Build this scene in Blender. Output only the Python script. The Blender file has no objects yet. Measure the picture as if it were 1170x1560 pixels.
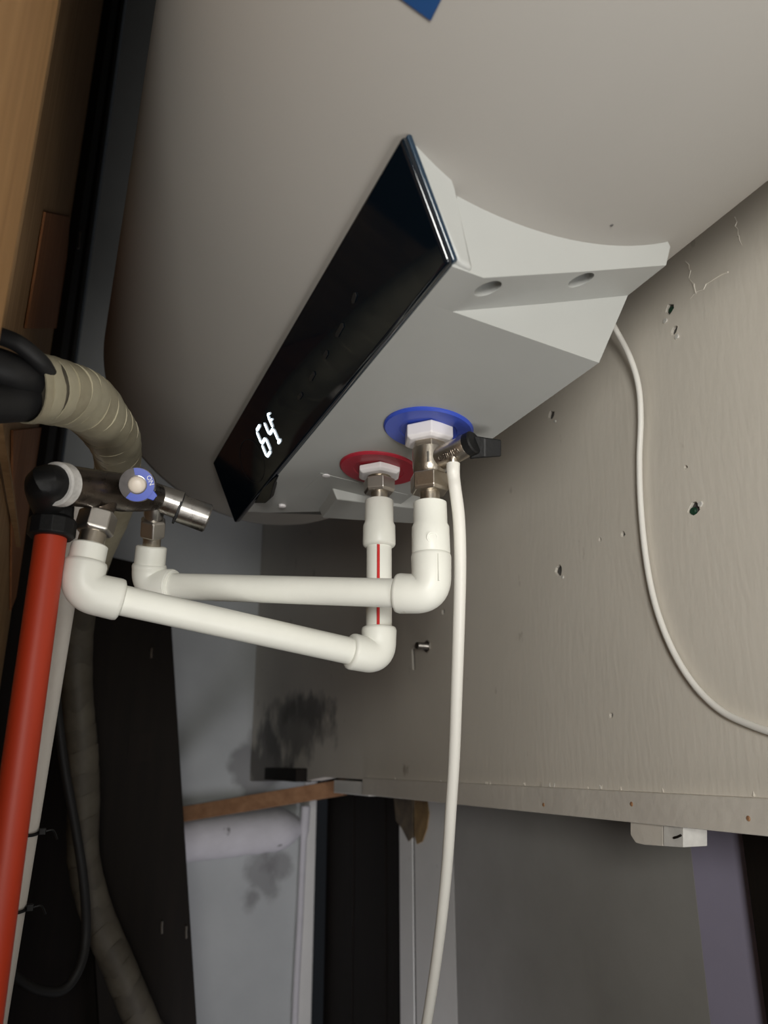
import bpy, bmesh, math, random
from mathutils import Vector as V, Matrix
random.seed(7)
S = bpy.context.scene
C = S.collection

# ------------------------------------------------------------------ camera
# x: towards the beige wall, y: along the heater, z: up.  Camera at the origin while building;
# the whole place is lifted by EYE at the end so that the floor lies at z = 0.
EYE = 1.5
FPX = 1172.0
PITCH = math.atan(380 / FPX)
YAW = math.atan(525 / (FPX / math.cos(PITCH)))
cp, sp = math.cos(PITCH), math.sin(PITCH)
FWD = V((math.sin(YAW) * cp, math.cos(YAW) * cp, sp))
RGT = V((math.cos(YAW), -math.sin(YAW), 0))
UPV = RGT.cross(FWD)
cam = bpy.data.cameras.new('camera')
cam_o = bpy.data.objects.new('camera', cam)
C.objects.link(cam_o)
cam.sensor_fit = 'VERTICAL'
cam.sensor_height = 36.0
cam.lens = 36.0 * FPX / 1560.0
cam.clip_start = 0.01
cam.dof.use_dof = True
cam.dof.focus_distance = 0.58
cam.dof.aperture_fstop = 8.5
cam_o.matrix_world = Matrix((RGT, UPV, -FWD)).transposed().to_4x4()
S.camera = cam_o

# ------------------------------------------------------------------ light
world = bpy.data.worlds.new('world')
S.world = world
world.use_nodes = True
world.node_tree.nodes['Background'].inputs[0].default_value = (0.80, 0.88, 1.0, 1)
world.node_tree.nodes['Background'].inputs[1].default_value = 0.01


def area(name, loc, target, size, power, col, sy=None, spread=180):
    l = bpy.data.lights.new(name, 'AREA')
    l.energy = power
    l.color = col
    l.size = size
    l.spread = math.radians(spread)
    if sy:
        l.shape = 'RECTANGLE'
        l.size_y = sy
    o = bpy.data.objects.new(name, l)
    C.objects.link(o)
    o.location = loc
    o.rotation_euler = (V(target) - V(loc)).to_track_quat('-Z', 'Y').to_euler()
    return o


area('hand_lamp_light', (-0.11, -0.40, 0.05), (0.30, 0.60, 0.12), 0.20, 6.2, (1.0, 0.985, 0.93))
area('added_bounce_fill', (0.36, -0.55, -0.75), (0.31, 0.32, 0.3), 0.5, 1.22, (1.0, 0.98, 0.95), 0.5, spread=70)  # added unseen fill, stands in for bounce from below onto the tank
area('lower_room_daylight', (0.42, 0.85, -0.95), (0.54, 1.7, -0.15), 0.30, 0.85, (0.94, 0.92, 1.0), spread=90)
S.view_settings.view_transform = 'Standard'
S.view_settings.look = 'None'
S.view_settings.exposure = 0.0
S.view_settings.gamma = 1.0
S.view_settings.use_curve_mapping = False


# ------------------------------------------------------------------ helpers
def ray(x, y):
    return (FWD * FPX + RGT * (x - 585) - UPV * (y - 780)) / FPX


def on(x, y, ax, v):                       # point seen at a photo position, on the plane axis = v
    d = ray(x, y)
    return d * (v / d[ax])


def dep(x, y, d):                          # the same, at a given depth
    return ray(x, y) * d


def onplane(x, y, p0, n):
    d = ray(x, y)
    return d * (p0.dot(n) / d.dot(n))


WL = {}                                    # world place of each object


def place(o, loc, parent):
    WL[o.name] = V(loc)
    C.objects.link(o)
    if parent:
        o.parent = parent
        o.location = V(loc) - WL[parent.name]
    else:
        o.location = loc


def tag(o, label=None, cat=None, group=None, kind=None):
    for k, v in (('label', label), ('category', cat), ('group', group), ('kind', kind)):
        if v:
            o[k] = v
    return o


def thing(name, loc, label, cat, group=None):
    o = bpy.data.objects.new(name, None)
    o.empty_display_size = 0.02
    place(o, loc, None)
    return tag(o, label, cat, group)


class MB:
    def __init__(self):
        self.v, self.f = [], []

    def add(self, vs, fs):
        b = len(self.v)
        self.v += [V(p) for p in vs]
        self.f += [tuple(b + i for i in f) for f in fs]
        return self

    def tube(self, pts, rad, n=24, caps=True, rot=0.0, up=None):
        pts = [V(p) for p in pts]
        m = len(pts)
        if not hasattr(rad, '__len__'):
            rad = [rad] * m
        tang = []
        for i in range(m):
            a, b = pts[max(i - 1, 0)], pts[min(i + 1, m - 1)]
            t = b - a
            tang.append(t.normalized() if t.length > 1e-9 else (tang[-1] if tang else V((0, 0, 1))))
        for i in range(m):                 # coincident stations (steps of radius) keep the direction
            if i and (pts[i] - pts[i - 1]).length < 1e-6:
                tang[i] = tang[i - 1]
        x = V(up) if up else (V((0, 0, 1)) if abs(tang[0].z) < 0.8 else V((0, 1, 0)))
        x = (x - tang[0] * x.dot(tang[0])).normalized()
        vs, fs = [], []
        for i in range(m):
            x = (x - tang[i] * x.dot(tang[i])).normalized()
            y = tang[i].cross(x)
            for k in range(n):
                a = rot + 2 * math.pi * k / n
                vs.append(pts[i] + (x * math.cos(a) + y * math.sin(a)) * rad[i])
        for i in range(m - 1):
            for k in range(n):
                k2 = (k + 1) % n
                fs.append((i * n + k, i * n + k2, (i + 1) * n + k2, (i + 1) * n + k))
        if caps:
            fs.append(tuple(reversed(range(n))))
            fs.append(tuple((m - 1) * n + k for k in range(n)))
        return self.add(vs, fs)

    def lathe(self, p, d, prof, n=32, rot=0.0, up=None):     # prof: (distance, radius)
        p, d = V(p), V(d).normalized()
        x = V(up) if up else (V((0, 0, 1)) if abs(d.z) < 0.8 else V((0, 1, 0)))
        x = (x - d * x.dot(d)).normalized()
        y = d.cross(x)
        vs, fs = [], []
        for (s, r) in prof:
            for k in range(n):
                a = rot + 2 * math.pi * k / n
                vs.append(p + d * s + (x * math.cos(a) + y * math.sin(a)) * r)
        m = len(prof)
        for i in range(m - 1):
            for k in range(n):
                k2 = (k + 1) % n
                fs.append((i * n + k, i * n + k2, (i + 1) * n + k2, (i + 1) * n + k))
        fs.append(tuple(reversed(range(n))))
        fs.append(tuple((m - 1) * n + k for k in range(n)))
        return self.add(vs, fs)

    def prism(self, poly, vec):            # polygon pushed along vec (vec may be one vector per corner)
        n = len(poly)
        vecs = vec if isinstance(vec, list) else [vec] * n
        vs = [V(p) for p in poly] + [V(p) + V(w) for p, w in zip(poly, vecs)]
        fs = [tuple(reversed(range(n))), tuple(range(n, 2 * n))]
        fs += [(i, (i + 1) % n, n + (i + 1) % n, n + i) for i in range(n)]
        return self.add(vs, fs)

    def box(self, lo, hi):
        (a, b, c), (d, e, f) = lo, hi
        return self.prism([(a, b, c), (d, b, c), (d, e, c), (a, e, c)], V((0, 0, f - c)))

    def loops(self, L):                    # list of loops with the same count, closed at both ends
        n = len(L[0])
        vs = [V(p) for l in L for p in l]
        fs = [tuple(reversed(range(n))), tuple((len(L) - 1) * n + k for k in range(n))]
        for i in range(len(L) - 1):
            for k in range(n):
                k2 = (k + 1) % n
                fs.append((i * n + k, i * n + k2, (i + 1) * n + k2, (i + 1) * n + k))
        return self.add(vs, fs)

    def mesh(self, name, c=V((0, 0, 0))):
        me = bpy.data.meshes.new(name)
        me.from_pydata([tuple(p - c) for p in self.v], [], self.f)
        bm = bmesh.new()
        bm.from_mesh(me)
        bmesh.ops.recalc_face_normals(bm, faces=bm.faces)
        bm.to_mesh(me)
        bm.free()
        return me

    def build(self, name, mat, parent=None, smooth=None, bevel=0, seg=2, label=None, cat=None, group=None,
              kind=None, cut=None, ang=35):
        lo = V([min(p[i] for p in self.v) for i in range(3)])
        hi = V([max(p[i] for p in self.v) for i in range(3)])
        c = (lo + hi) / 2
        me = self.mesh(name, c)
        if cut:                            # carve the cutter away
            o = bpy.data.objects.new('tmp', me)
            k = bpy.data.objects.new('tmp_cut', cut.mesh('cut', c))
            C.objects.link(o)
            C.objects.link(k)
            b = o.modifiers.new('b', 'BOOLEAN')
            b.object = k
            b.operation = 'DIFFERENCE'
            b.solver = 'EXACT'
            dg = bpy.context.evaluated_depsgraph_get()
            me = bpy.data.meshes.new_from_object(o.evaluated_get(dg))
            me.name = name
            bpy.data.objects.remove(o)
            bpy.data.objects.remove(k)
        me.materials.clear()
        me.materials.append(mat)
        if smooth is not False:
            me.shade_smooth()
            me.set_sharp_from_angle(angle=math.radians(ang))
        o = bpy.data.objects.new(name, me)
        place(o, c, parent)
        if bevel:
            b = o.modifiers.new('bevel', 'BEVEL')
            b.width = bevel
            b.segments = seg
            b.limit_method = 'ANGLE'
            b.angle_limit = math.radians(28)
            b.harden_normals = smooth is not False
        return tag(o, label, cat, group, kind)


def smooth_path(pts, n=12):                # Catmull-Rom
    pts = [V(p) for p in pts]
    P = [pts[0] * 2 - pts[1]] + pts + [pts[-1] * 2 - pts[-2]]
    out = []
    for i in range(1, len(P) - 2):
        for k in range(n):
            t = k / n
            a, b, c, d = P[i - 1], P[i], P[i + 1], P[i + 2]
            out.append(0.5 * ((2 * b) + (c - a) * t + (2 * a - 5 * b + 4 * c - d) * t * t + (3 * b - a - 3 * c + d) * t ** 3))
    out.append(pts[-1])
    return out


def text_mb(body, size, origin, right, up, depth):
    cu = bpy.data.curves.new('txt', 'FONT')
    cu.body = body
    cu.size = size
    cu.extrude = depth
    cu.align_x = 'CENTER'
    cu.align_y = 'CENTER'
    o = bpy.data.objects.new('txt', cu)
    C.objects.link(o)
    dg = bpy.context.evaluated_depsgraph_get()
    me = bpy.data.meshes.new_from_object(o.evaluated_get(dg))
    r, u = V(right).normalized(), V(up).normalized()
    nn = r.cross(u)
    mb = MB()
    mb.add([V(origin) + r * v.co.x + u * v.co.y + nn * v.co.z for v in me.vertices], [tuple(p.vertices) for p in me.polygons])
    bpy.data.objects.remove(o)
    return mb


# ------------------------------------------------------------------ materials
def mat(name, col, rough=0.5, metal=0.0, var=0.0, vscale=8.0, col2=None, stretch=(1, 1, 1), bump=0.0, bscale=200.0,
        bstretch=None, coat=0.0, emit=None, spec=0.5, rvar=0.0, stains=None, grain=False):
    m = bpy.data.materials.new(name)
    m.use_nodes = True
    nt = m.node_tree
    N, L = nt.nodes, nt.links
    p = N['Principled BSDF']
    p.inputs['Base Color'].default_value = (*col, 1)
    p.inputs['Roughness'].default_value = rough
    p.inputs['Metallic'].default_value = metal
    p.inputs['Specular IOR Level'].default_value = spec
    p.inputs['Coat Weight'].default_value = coat
    p.inputs['Coat Roughness'].default_value = 0.05
    tc = N.new('ShaderNodeTexCoord')

    def mapped(st):
        mp = N.new('ShaderNodeMapping')
        mp.inputs['Scale'].default_value = st
        L.new(tc.outputs['Object'], mp.inputs['Vector'])
        return mp.outputs['Vector']
    cur = None
    if var or col2 or grain:
        nz = N.new('ShaderNodeTexNoise')
        nz.inputs['Scale'].default_value = vscale
        nz.inputs['Detail'].default_value = 6
        nz.inputs['Roughness'].default_value = 0.6
        L.new(mapped(stretch), nz.inputs['Vector'])
        r = N.new('ShaderNodeValToRGB')
        r.color_ramp.elements[0].position = 0.32
        r.color_ramp.elements[1].position = 0.68
        c2 = col2 if col2 else tuple(max(0, c * (1 - var)) for c in col)
        r.color_ramp.elements[0].color = (*c2, 1)
        r.color_ramp.elements[1].color = (*col, 1)
        L.new(nz.outputs['Fac'], r.inputs['Fac'])
        cur = r.outputs['Color']
    for (scale, thr, scol, st) in (stains or []):
        nz = N.new('ShaderNodeTexNoise')
        nz.inputs['Scale'].default_value = scale
        nz.inputs['Detail'].default_value = 4
        L.new(mapped(st), nz.inputs['Vector'])
        r = N.new('ShaderNodeValToRGB')
        r.color_ramp.elements[0].position = thr
        r.color_ramp.elements[1].position = min(1, thr + 0.06)
        r.color_ramp.elements[0].color = (0, 0, 0, 1)
        r.color_ramp.elements[1].color = (1, 1, 1, 1)
        L.new(nz.outputs['Fac'], r.inputs['Fac'])
        mx = N.new('ShaderNodeMix')
        mx.data_type = 'RGBA'
        L.new(r.outputs['Color'], mx.inputs['Factor'])
        if cur:
            L.new(cur, mx.inputs['A'])
        else:
            mx.inputs['A'].default_value = (*col, 1)
        mx.inputs['B'].default_value = (*scol, 1)
        cur = mx.outputs['Result']
    if cur:
        L.new(cur, p.inputs['Base Color'])
    if rvar:
        nz = N.new('ShaderNodeTexNoise')
        nz.inputs['Scale'].default_value = vscale * 2
        L.new(mapped((1, 1, 1)), nz.inputs['Vector'])
        mr = N.new('ShaderNodeMapRange')
        mr.inputs['To Min'].default_value = max(0, rough - rvar)
        mr.inputs['To Max'].default_value = rough + rvar
        L.new(nz.outputs['Fac'], mr.inputs['Value'])
        L.new(mr.outputs['Result'], p.inputs['Roughness'])
    if bump:
        nz = N.new('ShaderNodeTexNoise')
        nz.inputs['Scale'].default_value = bscale
        nz.inputs['Detail'].default_value = 3
        L.new(mapped(bstretch or (1, 1, 1)), nz.inputs['Vector'])
        b = N.new('ShaderNodeBump')
        b.inputs['Strength'].default_value = bump
        b.inputs['Distance'].default_value = 0.002
        L.new(nz.outputs['Fac'], b.inputs['Height'])
        L.new(b.outputs['Normal'], p.inputs['Normal'])
    if emit:
        p.inputs['Emission Color'].default_value = (*emit[0], 1)
        p.inputs['Emission Strength'].default_value = emit[1]
    return m


M = dict(
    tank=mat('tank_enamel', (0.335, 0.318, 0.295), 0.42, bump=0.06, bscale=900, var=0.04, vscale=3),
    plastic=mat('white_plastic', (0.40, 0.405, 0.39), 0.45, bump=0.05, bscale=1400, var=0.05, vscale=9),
    gloss=mat('black_glass', (0.003, 0.006, 0.010), 0.07, coat=0.3),
    gloss_edge=mat('dark_blue_edge', (0.004, 0.022, 0.045), 0.18, coat=0.6),
    icon=mat('dim_icon', (0.016, 0.016, 0.017), 0.4, var=0.1),
    digit=mat('lit_digit', (0.8, 0.9, 1.0), 0.5, emit=((0.80, 0.93, 1.0), 2.2)),
    red=mat('red_plastic', (0.36, 0.018, 0.035), 0.38, var=0.12, vscale=30),
    blue=mat('blue_plastic', (0.035, 0.075, 0.46), 0.36, var=0.12, vscale=30),
    nutw=mat('white_nylon', (0.74, 0.71, 0.72), 0.45, var=0.05, vscale=30),
    nickel=mat('brushed_nickel', (0.52, 0.47, 0.40), 0.34, metal=1.0, var=0.10, vscale=60, bump=0.08, bscale=700),
    steel=mat('dull_steel', (0.58, 0.55, 0.51), 0.34, metal=1.0, var=0.15, vscale=40),
    chrome=mat('worn_chrome', (0.55, 0.53, 0.50), 0.30, metal=1.0, var=0.35, vscale=45, rvar=0.12),
    bronze=mat('dark_bronzed_chrome', (0.115, 0.090, 0.072), 0.30, metal=0.85, var=0.40, vscale=70, rvar=0.15),
    ppr=mat('white_pipe_plastic', (0.86, 0.86, 0.79), 0.42, var=0.06, vscale=22, bump=0.03, bscale=300,
            stains=[(38, 0.74, (0.55, 0.50, 0.40), (1, 1, 1))]),
    stripe=mat('red_stripe', (0.60, 0.02, 0.02), 0.5, var=0.1),
    hose=mat('white_hose', (0.84, 0.82, 0.76), 0.38, var=0.04, vscale=20),
    cord=mat('white_cord', (0.86, 0.84, 0.79), 0.42, var=0.04, vscale=20),
    black=mat('black_plastic', (0.008, 0.008, 0.0085), 0.5, spec=0.3, var=0.3, vscale=40, bump=0.1, bscale=400),
    rubber=mat('black_rubber', (0.014, 0.014, 0.015), 0.6, var=0.4, vscale=20, bump=0.2, bscale=120),
    redpipe=mat('orange_red_pipe', (0.50, 0.040, 0.009), 0.5, var=0.22, vscale=12, stretch=(1, 1, 0.2), bump=0.05, bscale=120),
    dustpipe=mat('dusty_white_pipe', (0.88, 0.84, 0.78), 0.6, col2=(0.72, 0.67, 0.61), vscale=25, stretch=(1, 1, 0.4)),
    tape=mat('dirty_wrapping_tape', (0.50, 0.46, 0.335), 0.5, col2=(0.34, 0.305, 0.21), vscale=24, bump=0.5, bscale=45,
             stains=[(34, 0.66, (0.06, 0.05, 0.035), (1, 1, 1))]),
    tape2=mat('dirty_wrapping_tape_darker', (0.45, 0.41, 0.29), 0.5, col2=(0.30, 0.26, 0.18), vscale=30, bump=0.5, bscale=45),
    shaded_tape2=mat('shaded_wrapping_tape_darker', (0.088, 0.076, 0.056), 0.6, col2=(0.048, 0.040, 0.029), vscale=24, bump=0.5, bscale=45),  # alternate turn, same shade painted into the tape colour
    grimy=mat('shaded_wrapping_tape', (0.105, 0.092, 0.068), 0.6, col2=(0.060, 0.050, 0.036), vscale=24, bump=0.5, bscale=45),  # dark tape copy with the lower bundle's shade in its colour
    teflon=mat('white_thread_tape', (0.72, 0.70, 0.67), 0.7, var=0.35, vscale=90, bump=0.4, bscale=200),
    wall=mat('beige_wall_paint', (0.76, 0.71, 0.63), 0.6, col2=(0.70, 0.655, 0.58), vscale=5.0, bump=0.16, bscale=190,
             bstretch=(1, 1, 0.28), stains=[(26, 0.70, (0.42, 0.37, 0.31), (1, 1, 0.7)), (9, 0.73, (0.50, 0.45, 0.38), (1, 1, 0.5))]),
    ledge=mat('beige_ledge_paint', (0.70, 0.655, 0.585), 0.6, col2=(0.62, 0.575, 0.515), vscale=12, bump=0.3, bscale=90,
              stains=[(55, 0.74, (0.16, 0.11, 0.08), (1, 1, 1))]),
    chip=mat('bare_plaster', (0.72, 0.70, 0.66), 0.85, var=0.25, vscale=60),
    plug=mat('green_wall_plug', (0.010, 0.060, 0.030), 0.5, var=0.3, vscale=90),
    endwall=mat('blue_grey_wall_paint', (0.58, 0.60, 0.59), 0.7, col2=(0.52, 0.54, 0.535), vscale=6, bump=0.2, bscale=120,
                stains=[(14, 0.73, (0.22, 0.22, 0.23), (1, 1, 0.6))]),
    plaster=mat('rough_white_plaster', (0.80, 0.78, 0.81), 0.8, col2=(0.70, 0.68, 0.70), vscale=14, bump=0.8, bscale=40,
                stains=[(22, 0.66, (0.16, 0.15, 0.15), (1, 1, 1))]),
    greypanel=mat('grey_panel', (0.40, 0.39, 0.37), 0.55, col2=(0.33, 0.32, 0.30), vscale=6, bump=0.1, bscale=60,
                  stains=[(11, 0.70, (0.24, 0.23, 0.22), (1, 1, 0.5))]),
    lilac=mat('lilac_light_on_panel', (0.42, 0.39, 0.52), 0.6, var=0.12, vscale=6),  # lilac light falling on the grey panel, painted as base colour
    jamb=mat('off_white_jamb', (0.84, 0.83, 0.79), 0.6, var=0.08, vscale=9, stains=[(30, 0.75, (0.3, 0.25, 0.2), (1, 1, 1))]),
    soot=mat('dark_hole_shade_and_nick', (0.115, 0.110, 0.105), 0.8, col2=(0.060, 0.056, 0.054), vscale=30, bump=0.5, bscale=60),  # dark colour for painted shade in wall holes and a tank paint nick
    soot2=mat('grey_grime', (0.36, 0.34, 0.32), 0.8, col2=(0.24, 0.225, 0.215), vscale=24, bump=0.5, bscale=60),
    foam2=mat('brown_glue', (0.20, 0.15, 0.09), 0.6, col2=(0.09, 0.07, 0.05), vscale=40, bump=0.5, bscale=80),
    foam=mat('yellowed_glue', (0.36, 0.23, 0.085), 0.6, col2=(0.20, 0.12, 0.05), vscale=40, bump=0.5, bscale=80),
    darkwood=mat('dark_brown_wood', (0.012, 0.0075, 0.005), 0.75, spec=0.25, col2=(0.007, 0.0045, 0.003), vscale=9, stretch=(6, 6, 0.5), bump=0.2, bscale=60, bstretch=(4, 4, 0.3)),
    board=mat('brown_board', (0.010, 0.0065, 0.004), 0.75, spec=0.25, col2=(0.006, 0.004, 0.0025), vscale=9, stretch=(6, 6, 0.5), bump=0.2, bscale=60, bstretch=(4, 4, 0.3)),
    pine=mat('pale_pine', (0.66, 0.38, 0.155), 0.55, col2=(0.46, 0.235, 0.085), vscale=10, stretch=(7, 7, 0.6),
             stains=[(7, 0.72, (0.12, 0.05, 0.02), (1.5, 1.5, 0.8))], bump=0.15, bscale=60, bstretch=(4, 4, 0.3)),
    pine2=mat('aged_pine', (0.50, 0.315, 0.16), 0.6, col2=(0.36, 0.215, 0.10), vscale=10, stretch=(7, 7, 0.6), bump=0.15, bscale=60, bstretch=(4, 4, 0.3)),
    redwood=mat('reddish_plywood', (0.46, 0.20, 0.085), 0.6, col2=(0.33, 0.135, 0.055), vscale=10, stretch=(5, 5, 0.6), bump=0.15, bscale=60),
    lath=mat('orange_lath', (0.40, 0.215, 0.11), 0.6, col2=(0.27, 0.135, 0.065), vscale=14, stretch=(1, 5, 5), bump=0.2, bscale=60,
             stains=[(12, 0.72, (0.16, 0.06, 0.03), (1, 1, 1))]),
    concrete=mat('grey_floor', (0.22, 0.21, 0.20), 0.8, var=0.3, vscale=4, bump=0.2),
    label_blue=mat('blue_label', (0.018, 0.070, 0.21), 0.35, var=0.1, vscale=30),
    cream=mat('cream_button', (0.70, 0.62, 0.53), 0.4, var=0.1, vscale=80),
    knob=mat('clear_grey_knob', (0.16, 0.15, 0.15), 0.2, var=0.3, vscale=90, coat=0.5),
    white=mat('white_ink', (0.80, 0.80, 0.80), 0.5, var=0.05),
)

# ------------------------------------------------------------------ the setting
W = 0.458                                   # face of the beige wall
YE = 1.876                                  # face of the end wall
X2 = 0.62                                   # face of the recessed wall under the ledge
FL = -EYE

MB().box((-0.6, -1.6, FL - 0.05), (1.2, 2.3, FL)).build('floor', M['concrete'], kind='structure', smooth=False,
                                                       label='grey concrete floor of the utility corner')

wall = MB().prism([(W, -1.5, -0.030), (W, 1.14, -0.030), (W, 1.155, -0.026), (W, 1.34, -0.026), (W, 1.44, -0.034), (W, YE, -0.044),
                   (W, YE, 2.30), (W, -1.5, 2.30)], V((0.03, 0, 0)))
cut = MB()
HOLES = [(1020, 471, 8), (1027, 503, 6), (840, 633, 6.5), (1057, 776, 10), (851, 869, 7.5), (949, 814, 4), (675, 932, 4), (931, 1090, 3.5), (1045, 712, 3), (914, 822, 3)]
for (hx, hy, r) in HOLES:
    p = on(hx, hy, 0, W)
    rr = r * p.dot(FWD) / FPX
    k = 9
    poly = []
    for i in range(k):
        a = 2 * math.pi * i / k
        q = rr * random.uniform(0.75, 1.2)
        poly.append(p + V((-0.005, q * 1.25 * math.cos(a), q * 1.2 * math.sin(a))))
    cut.prism(poly, V((0.022, 0, 0)))
p = on(630, 1003, 0, W)                      # tall slot beside the bolt
cut.prism([p + V((-0.005, a, b)) for a, b in ((-0.005, -0.016), (0.004, -0.015), (0.006, 0.013), (-0.003, 0.017))], V((0.02, 0, 0)))
wall_o = wall.build('wall_right', M['wall'], kind='structure', cut=cut, smooth=False, label='beige painted wall with drill holes behind the water heater')
for (hx, hy, r) in HOLES:
    p = on(hx, hy, 0, W)
    rr = r * p.dot(FWD) / FPX
    MB().lathe(p + V((0.0030, 0, 0)), (1, 0, 0), [(0, rr * 1.55), (0.010, rr * 1.55)], 12).build('hole_shade', M['soot'], wall_o, label='dark disc painting the shade inside a drilled hole')  # dark disc set in each hole to paint its inner shade
p = on(630, 1003, 0, W)
MB().box(tuple(p + V((0.003, -0.008, -0.019))), tuple(p + V((0.012, 0.008, 0.019)))).build('hole_shade', M['soot'], wall_o, label='dark block painting the shade inside the slot')
for (hx, hy, r) in ((1020, 471, 5.5), (1053, 778, 6.5)):
    p = on(hx, hy, 0, W)
    rr = r * p.dot(FWD) / FPX
    MB().lathe(p + V((0.0012, 0, 0)), (1, 0, 0), [(0, rr * 0.8), (0.001, rr), (0.014, rr)], 10).build('wall_plug', M['plug'], wall_o, label='dark green plastic wall plug')
for (hx, hy, w, h) in ((1068, 768, 5, 4), (1014, 489, 5, 5), (1032, 513, 4, 4), (846, 642, 3, 2.5), (858, 879, 3, 3)):
    p = on(hx, hy, 0, W)
    s = p.dot(FWD) / FPX
    poly = []
    for i in range(9):
        a = 2 * math.pi * i / 9
        q = random.uniform(0.6, 1.1) * s
        poly.append(p + V((-0.0012, q * w * math.cos(a), q * h * math.sin(a))))
    MB().prism(poly, V((0.003, 0, 0))).build('plaster_chip', M['chip'], wall_o)
# trowel ridge at the upper right and the paint runs along the foot of the wall
for (a, b, r) in (((1046, 398), (1058, 446), 2.0), ((1050, 455), (1108, 412), 1.6), ((1118, 330), (1130, 372), 1.5)):
    pa, pb = on(*a, 0, W), on(*b, 0, W)
    pts = [pa.lerp(pb, i / 8) + V((0, random.uniform(-1, 1) * 0.002, random.uniform(-1, 1) * 0.002)) for i in range(9)]
    MB().tube(pts, [r * 0.0003 * random.uniform(0.4, 1.6) for _ in pts], 6).build('plaster_ridge', M['wall'], wall_o)
for i in range(16):
    px = random.uniform(600, 1165)
    p = on(px, 1187 + (px - 600) * 0.045, 0, W)
    h = random.uniform(0.001, 0.0035)
    MB().lathe(p + V((0, 0, h)), (0.05, random.uniform(-0.5, 0.5), -1), [(0, 0.0003), (h * 0.6, 0.0006), (h, random.uniform(0.0006, 0.0013)), (h + 0.001, 0.0004)], 7).build(
        'paint_drip', M['chip'] if i % 4 == 0 else M['wall'], wall_o)

# the ledge along the foot of the wall
led = thing('trim_1', (W, 0.4, -0.0475), 'beige painted ledge strip along the foot of the beige wall', None)
del led['label']
led['kind'] = 'structure'
led['label'] = 'beige painted ledge strip along the foot of the beige wall'
MB().box((W - 0.007, -1.5, -0.0475), (W + 0.03, 1.142, -0.0236)).build('ledge_strip', M['ledge'], led, bevel=0.0012)
for (hx, hy) in ((962, 1225), (1140, 1247), (828, 1226)):
    p = on(hx, hy, 0, W - 0.007)
    MB().lathe(p + V((-0.0006, 0, 0)), (1, 0, 0), [(0, 0.0012), (0.0008, 0.0022), (0.003, 0.0022)], 10).build('nail_head', M['lath'], led)

tab = thing('bracket_tab', on(1000, 1290, 0, W), 'small beige painted tab with a bare white end hanging below the wall ledge', 'bracket')
q = lambda x, y, X: on(x, y, 0, X)
poly = [q(960, 1240, W), q(960, 1272, W), q(968, 1284, W), q(980, 1287, W), q(1010, 1289, W), q(1010, 1246, W)]
MB().prism(poly, V((0.022, 0, 0))).build('tab_plate', M['ledge'], tab, bevel=0.0008)
poly = [q(1010.5, 1247, W - 0.001), q(1010.5, 1289, W - 0.001), q(1041, 1291, W - 0.001), q(1041, 1250, W - 0.001)]
MB().prism(poly, V((0.024, 0, 0))).build('bare_end', M['chip'], tab, bevel=0.0006)
p = on(1032, 1275, 0, W - 0.002)
MB().tube([p + V((0, 0.004, -0.001)), p, p + V((0, -0.004, 0.0015))], 0.0009, 6).build('nail', M['board'], tab)

# the blue-grey end wall
endw = MB().box((-0.034, YE, FL), (X2, YE + 0.06, 2.30)).build('wall_end', M['endwall'], kind='structure', smooth=False,
                                                            label='blue-grey painted end wall behind the pipes')
# recessed wall under the ledge: panels side by side
def yat(px, X=X2, y=1240):
    return on(px, y, 0, X).y
rec = thing('wall_recess', (X2, 1.0, FL), 'recessed panel wall below the ledge', None)
rec['kind'] = 'structure'
MB().box((X2, yat(1046), FL), (X2 + 0.04, yat(689), 0.12)).build('panel', M['greypanel'], rec, label='grey panel')
MB().box((X2 + 0.0002, yat(1126), FL), (X2 + 0.045, yat(1046) - 0.0003, 0.12)).build('panel', M['lilac'], rec, label='grey panel with lilac light put into its colour')
MB().box((X2 - 0.0002, yat(689) + 0.0003, FL), (X2 + 0.03, yat(631), 0.12)).build('jamb_board', M['jamb'], rec)
MB().box((X2 - 0.001, yat(629) + 0.002, FL), (X2 + 0.03, yat(609), 0.12)).build('jamb_edge', M['jamb'], rec)
MB().box((X2 + 0.001, yat(631) + 0.0001, FL), (X2 + 0.02, yat(629) + 0.0019, 0.12)).build('joint', M['darkwood'], rec)
MB().box((X2 - 0.02, yat(1300), FL), (X2 + 0.05, yat(1148) - 0.001, 0.12)).build('post', M['board'], rec, bevel=0.002, label='brown wooden door post')
MB().box((X2 + 0.01, yat(1148), FL), (X2 + 0.05, yat(1127) , 0.12)).build('post', M['darkwood'], rec, bevel=0.002, label='dark door post edge')
# yellow glue smear at the head of the jamb
for pts, X, m_ in (([(631, 1216), (650, 1220), (653, 1240), (650, 1262), (643, 1282), (635, 1286), (631, 1272)], X2 - 0.0030, 'foam'),
                   ([(600, 1216), (628.5, 1218), (628.5, 1276), (622, 1282), (612, 1262), (603, 1250)], X2 - 0.0020, 'foam2')):
    MB().prism([on(a, b, 0, X) for a, b in pts], V((0.0016, 0, 0))).build('glue_smear', M[m_], rec, label='yellow-brown glue smear')

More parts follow.
